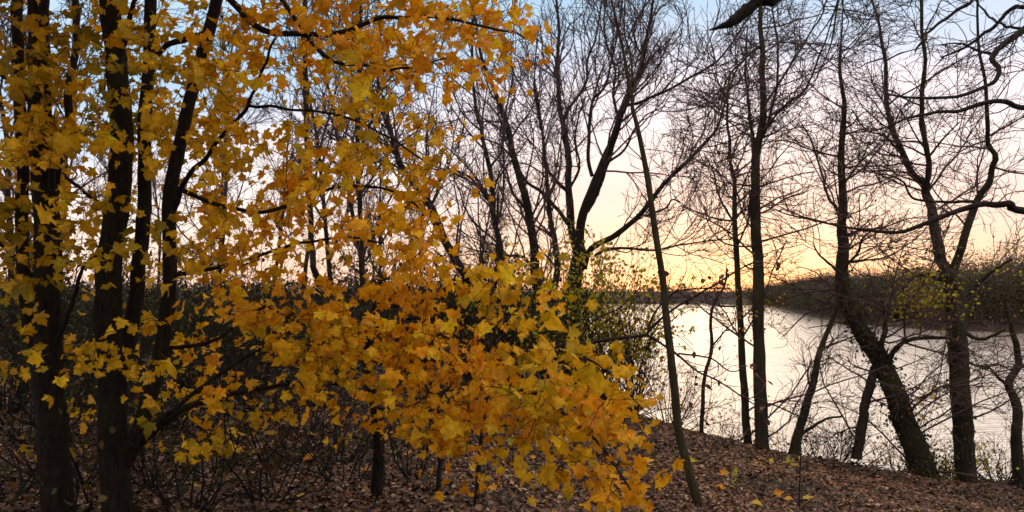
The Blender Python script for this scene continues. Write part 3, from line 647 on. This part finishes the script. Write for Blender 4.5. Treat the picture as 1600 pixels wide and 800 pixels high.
# ------------------------------------------------------------------ thorny shrubs and bank undergrowth
def shrub(name, label, cat, px, py, Y, h, spread, nst, rmin, leaves=0, lsize=.05, pal=YG, mat=None, group=None, dens=(2.6, 4), wig=.2, lean=0, up=.06, low=.2):
    c = at(px, py, Y); base = np.array([c[0], Y, float(ground(c[0], Y))-.05])
    o = empty(name, base, label, cat, group)
    d = np.zeros((nst, 3)); a = rng.uniform(0, 2*math.pi, nst); s = spread*np.sqrt(rng.random(nst))
    d[:, 0] = np.cos(a)*s+lean; d[:, 1] = np.sin(a)*s; d[:, 2] = 1; d = unit(d)
    p = base+np.stack([np.cos(a), np.sin(a), 0*a], -1)*.05*np.sqrt(nst)*.5*rng.random((nst, 1)); L = h*rng.uniform(.55, 1.1, nst)
    pts = [p]
    for i in range(9):
        d = unit(d+wig*.5*rng.standard_normal((nst, 3))+np.array([0, 0, .02])); p = p+d*(L/9)[:, None]; pts.append(p)
    P = np.stack(pts, 1); r0 = rmin*3.2*rng.uniform(.6, 1.3, nst); Rr = r0[:, None]*np.linspace(1, .35, 10)
    T = Tubes().add(P, Rr, 5, .05); V, Fq = T.arrays(base); link_mesh('stem', V, Fq, mat or M_BARK, o)
    c1 = sprout((P, Rr), rng.poisson(L*dens[0]), 42, .5, 6, .2, up, .55, low, rmin)
    L1 = np.linalg.norm(c1[0][:, -1]-c1[0][:, 0], axis=1); c2 = sprout(c1, rng.poisson(L1*dens[1]+.3), 42, .5, 5, .25, up, .55, .1, rmin*.8)
    T = Tubes().add(c1[0], c1[1], 3).add(c2[0], c2[1], 3); V, Fq = T.arrays(base); link_mesh('crown', V, Fq, M_BARK, o)
    if leaves:
        allp = np.vstack([c1[0].reshape(-1, 3), c2[0].reshape(-1, 3)]); pos = allp[rng.integers(0, len(allp), leaves)]+rng.standard_normal((leaves, 3))*.05
        put_leaves(o, base, pos, lsize, pal)
    return o
# leafy shrubs at the end of the wood, left of the open water
S = [('yellow-green leafy shrub beneath the large forking tree at the lake edge', 930, 600, 15.5, 3.3, .9, 34, .005, 3200, .085, YG),
     ('orange-leaved shrub just left of the slender sapling by the shining water', 985, 600, 14.5, 2.9, .6, 20, .0045, 800, .07, OR+YG),
     ('dark thicket shrub below the leaning trunk with a few yellow leaves', 820, 600, 14.0, 2.9, .9, 34, .005, 1100, .09, YG+IVY),
     ('greenish shrub below the slim bare tree, behind the golden spray', 735, 610, 16.0, 2.7, .8, 30, .0055, 1000, .08, IVY+YG[:1]),
     ('dusky green shrub directly behind the young maple', 640, 620, 15.0, 2.6, .9, 32, .0055, 1300, .08, IVY),
     ('dusky shrub behind the straight thin trunk in the leaf gap', 520, 620, 15.0, 2.6, .9, 32, .0055, 1300, .08, IVY+BR),
     ('brown-twigged shrub at the foot of the multi-stemmed maple, to its right', 400, 640, 13.0, 2.3, .9, 34, .005, 900, .07, IVY+BR),
     ('dark thorny shrub glimpsed between the multi-stemmed maple and the branch', 300, 640, 12.0, 2.2, .9, 30, .005, 700, .07, IVY+BR),
     ('dark brown shrub glimpsed between the two left maples', 120, 650, 9.5, 2.2, .9, 34, .004, 700, .06, BR+IVY),
     ('dark brown shrub at the left edge behind the leftmost trunk', 10, 650, 9.0, 2.3, .9, 34, .004, 700, .06, BR+IVY)]
for lb, px, py, Y_, h_, sp, ns, rm, nl, ls_, pal in S:
    shrub('shrub', lb, 'shrub', px, py, Y_, h_, sp, ns, rm, nl, ls_, pal)
# low brush along the crest of the bank
B = [('low twiggy brush on the bank edge behind the slender sapling', 1045, 13.2, 1.7, 18, 60, OR), ('low twiggy brush at the foot of the paired straight trees', 1150, 13.0, 1.2, 14, 90, YG),
     ('low brush between the paired trees and the crooked forked tree', 1215, 12.9, 1.3, 16, 80, OR), ('dark brush tangle between the crooked forked tree and ivy tree', 1300, 12.8, 1.35, 26, 120, IVY),
     ('leafy brush around the foot of the ivy tree', 1400, 12.7, 1.0, 20, 160, OR), ('twiggy brush between the ivy tree and the thick-trunked bank tree', 1465, 12.6, 1.1, 20, 140, YG),
     ('low brush right of the thick-trunked bank tree', 1560, 12.4, .9, 18, 130, YG), ('yellow-leaved brush at the far right edge of the bank', 1600, 12.0, 1.0, 16, 160, YG),
     ('sparse twig brush hanging over the water left of the sapling', 985, 13.0, 1.6, 16, 60, OR)]
for lb, px, Y_, h_, ns, nl, pal in B:
    shrub('brush', lb, 'shrub', px, 600, Y_, h_, 1.2, int(ns*1.7), .0028, int(nl*1.5), .05, pal, mat=M_BARK, dens=(4, 5), wig=.3)

# bare arching shrub whose long branch crosses in front of the water
Yb = 8.0
o, bb, _, lmb, gb = bare_tree('arching_shrub', 'bare shrub with one long dark branch reaching right across the water', 'shrub', Yb,
    [([(672, 690), (690, 620), (720, 580), (760, 556), (800, 550), (840, 547), (900, 536), (960, 530), (1010, 523)], 8, 5, -.3)],
    [([(1010, 523), (1030, 500), (1060, 478), (1100, 455), (1150, 425), (1200, 398)], 4.5, 2, -.4), ([(1012, 524), (1050, 548), (1090, 580), (1130, 600), (1200, 648)], 4, 2, .3),
     ([(1012, 522), (1022, 490), (1050, 460), (1075, 452), (1140, 450)], 4, 2, .2), ([(900, 536), (930, 500), (970, 480), (1000, 450)], 4, 2, .5), ([(1060, 552), (1110, 560), (1140, 580), (1165, 575)], 3, 1.5, -.3),
     ([(960, 530), (985, 570), (1010, 590), (1030, 640)], 3, 1.5, .2)],
    .0022, [(3.5, 45, .55, .5, .25), (5, 45, .28, .5, .3)], mat=M_BARK)
pp = np.vstack([g[0][:, -1] for g in gb]); put_leaves(o, bb, pp[rng.integers(0, len(pp), 46)], .075, BR, 'dead_leaves', M_LITTER)
# small dark trees standing as stems through the leaf litter
for lb, pts, w0, w1 in [('thin dark stem standing in the litter under the right of the gold spray', [(744, 790), (748, 730), (752, 690), (758, 640), (770, 560), (774, 480), (776, 420), (778, 300)], 9, 3),
                        ('crooked thin stem forking upward right of the young maple trunk', [(684, 770), (690, 700), (700, 660), (705, 620), (715, 560), (700, 500)], 8, 3),
                        ('very thin pale stem standing in the open litter by the slender sapling', [(1248, 790), (1250, 740), (1251, 700), (1249, 660)], 3, 1.5),
                        ('thin upright stem under the left part of the gold spray', [(525, 700), (522, 640), (515, 600), (518, 560), (530, 500)], 6, 3),
                        ('thin slanting stem behind the low branch of the multi-stemmed maple', [(365, 720), (378, 650), (392, 590), (400, 540)], 5, 2)]:
    Yt = hit(*pts[0])
    bare_tree('young_stem', lb, 'sapling', Yt, [(pts, w0, w1, .2)], [], .0014, [(5, 40, .4, .5, .2), (4, 40, .2, .5, .25)], mat=M_BARK)
# brambles and fine whips on the floor of the wood
for i, (px, Y_, lb) in enumerate([(330, 6.0, 'dark bramble tangle on the ground right of the multi-stemmed maple'), (440, 6.4, 'bramble tangle under the middle of the maple leaves'),
        (540, 5.6, 'thin brown whips left of the young maple trunk'), (640, 5.8, 'arching dry whips right of the young maple trunk'), (250, 5.4, 'dark bramble by the foot of the multi-stemmed maple'),
        (120, 5.2, 'dark bramble between the two left maples'), (20, 5.0, 'dark bramble at the bottom left corner'), (480, 8.5, 'brown bramble thicket farther back in the wood'),
        (300, 4.6, 'dark whips tangled low in front, just right of the multi-stemmed maple'), (150, 4.5, 'dark whips tangled low in front between the left maples'), (420, 4.9, 'dark low tangle in front, halfway between the maple trunks'), (530, 6.8, 'dark low tangle close behind the young maple trunk')]):
    shrub('bramble', lb, 'bramble', px, 700, Y_, 1.05, 1.5, 16, .0022, 110, .045, BR+IVY, dens=(2.5, 4), wig=.45, up=-.12)

# ------------------------------------------------------------------ the wood behind: bare trees as copies of four kinds
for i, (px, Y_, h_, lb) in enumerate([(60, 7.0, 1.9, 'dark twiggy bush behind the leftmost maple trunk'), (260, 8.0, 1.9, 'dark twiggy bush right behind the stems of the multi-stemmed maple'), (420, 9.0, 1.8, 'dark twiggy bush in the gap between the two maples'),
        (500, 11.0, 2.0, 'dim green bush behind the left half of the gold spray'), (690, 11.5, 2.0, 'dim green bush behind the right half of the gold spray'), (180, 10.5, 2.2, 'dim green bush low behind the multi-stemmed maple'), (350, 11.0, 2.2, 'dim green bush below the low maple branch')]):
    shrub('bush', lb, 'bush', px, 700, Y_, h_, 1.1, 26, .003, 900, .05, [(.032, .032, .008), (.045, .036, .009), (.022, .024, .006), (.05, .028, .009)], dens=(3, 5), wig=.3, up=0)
def proto(hh, seed_len, k):
    base = np.zeros(3); P = [np.zeros(3)]; d = np.array([.03*rng.standard_normal(), .03*rng.standard_normal(), 1])
    for i in range(14):
        d = unit(d+rng.standard_normal(3)*.05+np.array([0, 0, .04])); P.append(P[-1]+d*hh/14)
    P = np.array(P); Rr = np.linspace(.095, .02, 15)
    o = empty('bare_tree', (0, 0, 0), 'x', 'tree')
    T = Tubes().add(smooth(P, 30), np.linspace(.095, .02, 30), 6, .04); V, Fq = T.arrays(base); link_mesh('trunk', V, Fq, M_BARK, o)
    lv = (P[None], Rr[None]); c1 = sprout(lv, 16, 42, .3, 8, .16, .10, .6, .25, .014, seedL=seed_len)
    c2 = sprout(c1, 8, 40, .5, 6, .2, .06, .55, .15, .009); c3 = sprout(c2, 6, 40, .55, 4, .25, .04, .6, .1, .007)
    T = Tubes().add(c1[0], c1[1], 4).add(c2[0], c2[1], 3).add(c3[0], c3[1], 3); V, Fq = T.arrays(base); link_mesh('crown', V, Fq, M_TWIG, o)
    return o
protos = [proto(9.5, 3.2, 0), proto(11, 2.8, 1), proto(8, 3.4, 2), proto(10, 2.4, 3)]
used = set()
spots = [(30, 17), (75, 22), (110, 15), (150, 26), (250, 30), (318, 21), (352, 27), (415, 33), (470, 28), (520, 20), (600, 24), (655, 30),
         (745, 27), (-60, 20), (-120, 26), (-20, 32), (332, 38), (505, 40), (580, 42), (765, 44), (180, 42), (60, 40)]
for i, (px, Y_) in enumerate(spots):
    k = i % 4; src = protos[k]
    if k in used:
        o = src.copy(); C.objects.link(o)
        for ch in src.children:
            c = ch.copy(); C.objects.link(c); c.parent = o
    else: o = src; used.add(k)
    c = at(px, 500, Y_); o.location = (c[0], Y_, float(ground(c[0], Y_))-.1)
    o.rotation_euler = (0, 0, rng.uniform(0, 6.28)); s = rng.uniform(.75, 1.15); o.scale = (s, s, s)
    o['label'] = 'thin bare woodland tree standing back behind the yellow maples and the lake thicket'; o['group'] = 'bare trees in the wood behind the maples'

# ------------------------------------------------------------------ masses too many to count
def far_mass(name, centres, n_each, rad, hgt, fs, pal, hf=None):
    K = len(centres); idx = np.repeat(np.arange(K), n_each); M = len(idx)
    u = unit(rng.standard_normal((M, 3)))*rng.random((M, 1))**.4
    sc_ = (rng.uniform(.65, 1.2, K)*(1 if hf is None else np.array([hf(*c) for c in centres])))[idx][:, None]
    lump = 1+.25*np.sin(u[:, :1]*7+idx[:, None])+.2*np.sin(u[:, 1:2]*9+idx[:, None]*1.7)
    pos = np.array(centres)[idx]+u*lump*np.array([rad, rad, hgt*.5])*sc_+np.array([0, 0, hgt*.5])*sc_
    kc = np.array(pal)[rng.integers(0, len(pal), K)][idx]*rng.uniform(.9, 1.1, (M, 1))
    V, Fc, cc = small_leaves(pos, fs*rng.uniform(.5, 1.5, M), rng.standard_normal((M, 3)), rng.standard_normal((M, 3)), kc)
    o = link_mesh(name, V, Fc, M_LITTER, col=cc); return o
WP = [(.062, .040, .017), (.048, .040, .013), (.075, .043, .018), (.044, .040, .013)]
cs = []
for _ in range(330):
    y = rng.uniform(70, 215); x = np.interp(y, XS[:, 0], XS[:, 1])+abs(rng.normal(0, 9))+1.0
    cs.append((x, y, float(ground(x, y))))
for _ in range(60):
    y = rng.uniform(66, 130); x = np.interp(y, XS[:, 0], XS[:, 1])+rng.uniform(0, 30)+1; cs.append((x, y, float(ground(x, y))))
tag(far_mass('far_wood', cs, 3000, 3.1, 7.2, .13, WP, lambda x, y, z: float(np.interp(x/y, [.40, .56, .66, .72], [.74, .74, .95, 1.1]))*float(np.interp(y, [90, 150, 210], [1, 1.1, 1.0]))), 'low brown wood on the spit of land across the water', 'wood', kind='stuff')
cs = [(x, 231+rng.uniform(0, 14), float(ground(x, 236))) for x in np.linspace(-160, 190, 190)]
tag(far_mass('far_shore_trees', cs, 220, 3.2, 5.2, .5, [(.11, .07, .06), (.10, .075, .065)]), 'hazy brown line of trees along the distant shore', 'wood', kind='stuff')
cs = []
for _ in range(230):
    y = rng.uniform(22, 60); x = rng.uniform(-.8*y, min(.10*y, np.interp(y, XB[:, 0], XB[:, 1])-1)); cs.append((x, y, float(ground(x, y))-.2))
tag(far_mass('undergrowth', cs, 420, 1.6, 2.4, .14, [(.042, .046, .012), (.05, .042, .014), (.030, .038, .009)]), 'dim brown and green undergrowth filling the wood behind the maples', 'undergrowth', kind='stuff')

# ------------------------------------------------------------------ fallen leaves on the ground
def litter(n_, yr, size):
    y = yr[0]+(yr[1]-yr[0])*rng.random(n_)**.9; x = rng.uniform(-.86, .86, n_)*y
    ok = (y < 13.2+.3*np.sin(x)) | (x < np.interp(y, XB[:, 0], XB[:, 1])); x, y = x[ok], y[ok]
    M = len(x); pos = np.stack([x, y, ground(x, y)+rng.uniform(.0, .028, M)], -1)
    nr = np.stack([rng.normal(0, .6, M), rng.normal(0, .6, M), np.ones(M)], -1); tip = np.stack([rng.standard_normal(M), rng.standard_normal(M), rng.normal(0, .2, M)], -1)
    pal = np.array([(.115, .043, .018), (.075, .026, .011), (.19, .084, .038), (.27, .145, .080), (.16, .050, .014), (.040, .015, .008), (.38, .23, .135), (.34, .14, .02)])
    col = pal[rng.choice(len(pal), M, p=[.2, .18, .17, .12, .12, .12, .07, .02])]*rng.uniform(.45, 1.0, (M, 1))*(1+.35*np.sin(x*1.9+np.sin(y*1.3)*2)*np.sin(y*2.3+x))[:, None]
    return small_leaves(pos, size*rng.uniform(.6, 1.35, M), tip, nr, col)
A = [litter(95000, (2.8, 9), .040), litter(80000, (8, 14), .052), litter(22000, (13, 40), .10)]
off = 0; V = []; Fc = []; cc = []
for v_, f_, c_ in A: V.append(v_); Fc.append(f_+off); cc.append(c_); off += len(v_)
tag(link_mesh('leaf_litter', np.vstack(V), np.vstack(Fc), M_LITTER, col=np.vstack(cc)), 'brown and tan fallen leaves covering the sloping bank', 'fallen leaves', kind='stuff')
# scattered fresh maple leaves, each bright among the brown
K = 60
x = rng.uniform(-2.5, 4.5, K); y = rng.uniform(4.5, 11, K)
for i in range(K):
    pos = np.array([[x[i], y[i], float(ground(x[i], y[i]))+.04]])
    V, Fc, cc = maple_leaves(pos*0, np.array([.10*rng.uniform(.6, 1.1)]), np.array([[rng.standard_normal(), rng.standard_normal(), .1]]), np.array([[.3*rng.standard_normal(), -.3+.3*rng.standard_normal(), 1]]), np.array([[(.7, .33, .03), (.62, .42, .05), (.75, .28, .02)][rng.integers(0, 3)]]))
    tag(link_mesh('fallen_leaf', V, Fc, M_LEAF, loc=pos[0], col=cc), 'single bright orange or yellow maple leaf lying on the brown litter', 'leaf', 'bright fallen maple leaves')

# fallen sticks lying on the litter, and two leafy seedlings
K = 34
for i in range(K):
    x = rng.uniform(-3.5, 6.5); y = rng.uniform(4.8, 11.5); a = rng.uniform(0, math.pi); L = rng.uniform(.25, 1.1)
    t = np.linspace(-.5, .5, 8)*L
    P = np.stack([x+np.cos(a)*t+.03*rng.standard_normal(8)*L, y+np.sin(a)*t+.03*rng.standard_normal(8)*L, t*0], -1); P[:, 2] = ground(P[:, 0], P[:, 1])+.03+.02*np.abs(rng.standard_normal(8))
    T = Tubes().add(smooth(P, 16), np.linspace(.010, .003, 16)*rng.uniform(.6, 1.3), 5, .08)
    k = smooth(P, 16)[9]; e = k+np.array([rng.normal(0, .5), rng.normal(0, .5), .12])*L*.4; T.add(smooth(np.array([k, (k+e)/2+.01*rng.standard_normal(3), e]), 6), np.linspace(.005, .002, 6), 4)
    b0 = P[4].copy(); V, Fq = T.arrays(b0)
    tag(link_mesh('fallen_stick', V, Fq, M_SAPL if i % 3 else M_TWIG, loc=b0), 'thin fallen stick lying among the brown leaves on the bank', 'stick', 'fallen sticks on the leaf litter')
for px, py, lb, h_ in [(1150, 775, 'small yellow-green seedling just right of the foot of the slender sapling', .22), (800, 735, 'small green-leaved seedling on the litter under the gold spray', .30), (1246, 740, 'tiny pale green seedling beside the very thin stem on the open bank', .2)]:
    Y_ = hit(px, py); c = at(px, py, Y_); b0 = np.array([c[0], Y_, float(ground(c[0], Y_))])
    o = empty('seedling', b0, lb, 'seedling')
    T = Tubes(); ends = []
    for k in range(4):
        e = b0+np.array([rng.normal(0, .06), rng.normal(0, .06), h_*rng.uniform(.6, 1.1)]); ends.append(e); T.add(smooth(np.array([b0-(0, 0, .03), (b0+e)/2+.01*rng.standard_normal(3), e]), 7), np.linspace(.003, .0015, 7), 4)
    V, Fq = T.arrays(b0); link_mesh('stem', V, Fq, M_SAPL, o)
    E = np.array(ends)[rng.integers(0, 4, 9)]+rng.standard_normal((9, 3))*.03
    V, Fc, cc = maple_leaves(E, np.full(9, .045), rng.standard_normal((9, 3))+np.array([0, 0, -.3]), rng.standard_normal((9, 3))*.5+np.array([0, -.5, .8]), np.array([(.38, .36, .03), (.50, .42, .03), (.28, .30, .03)])[rng.integers(0, 3, 9)])
    link_mesh('foliage', V-b0, Fc, M_LEAF, o, col=cc)
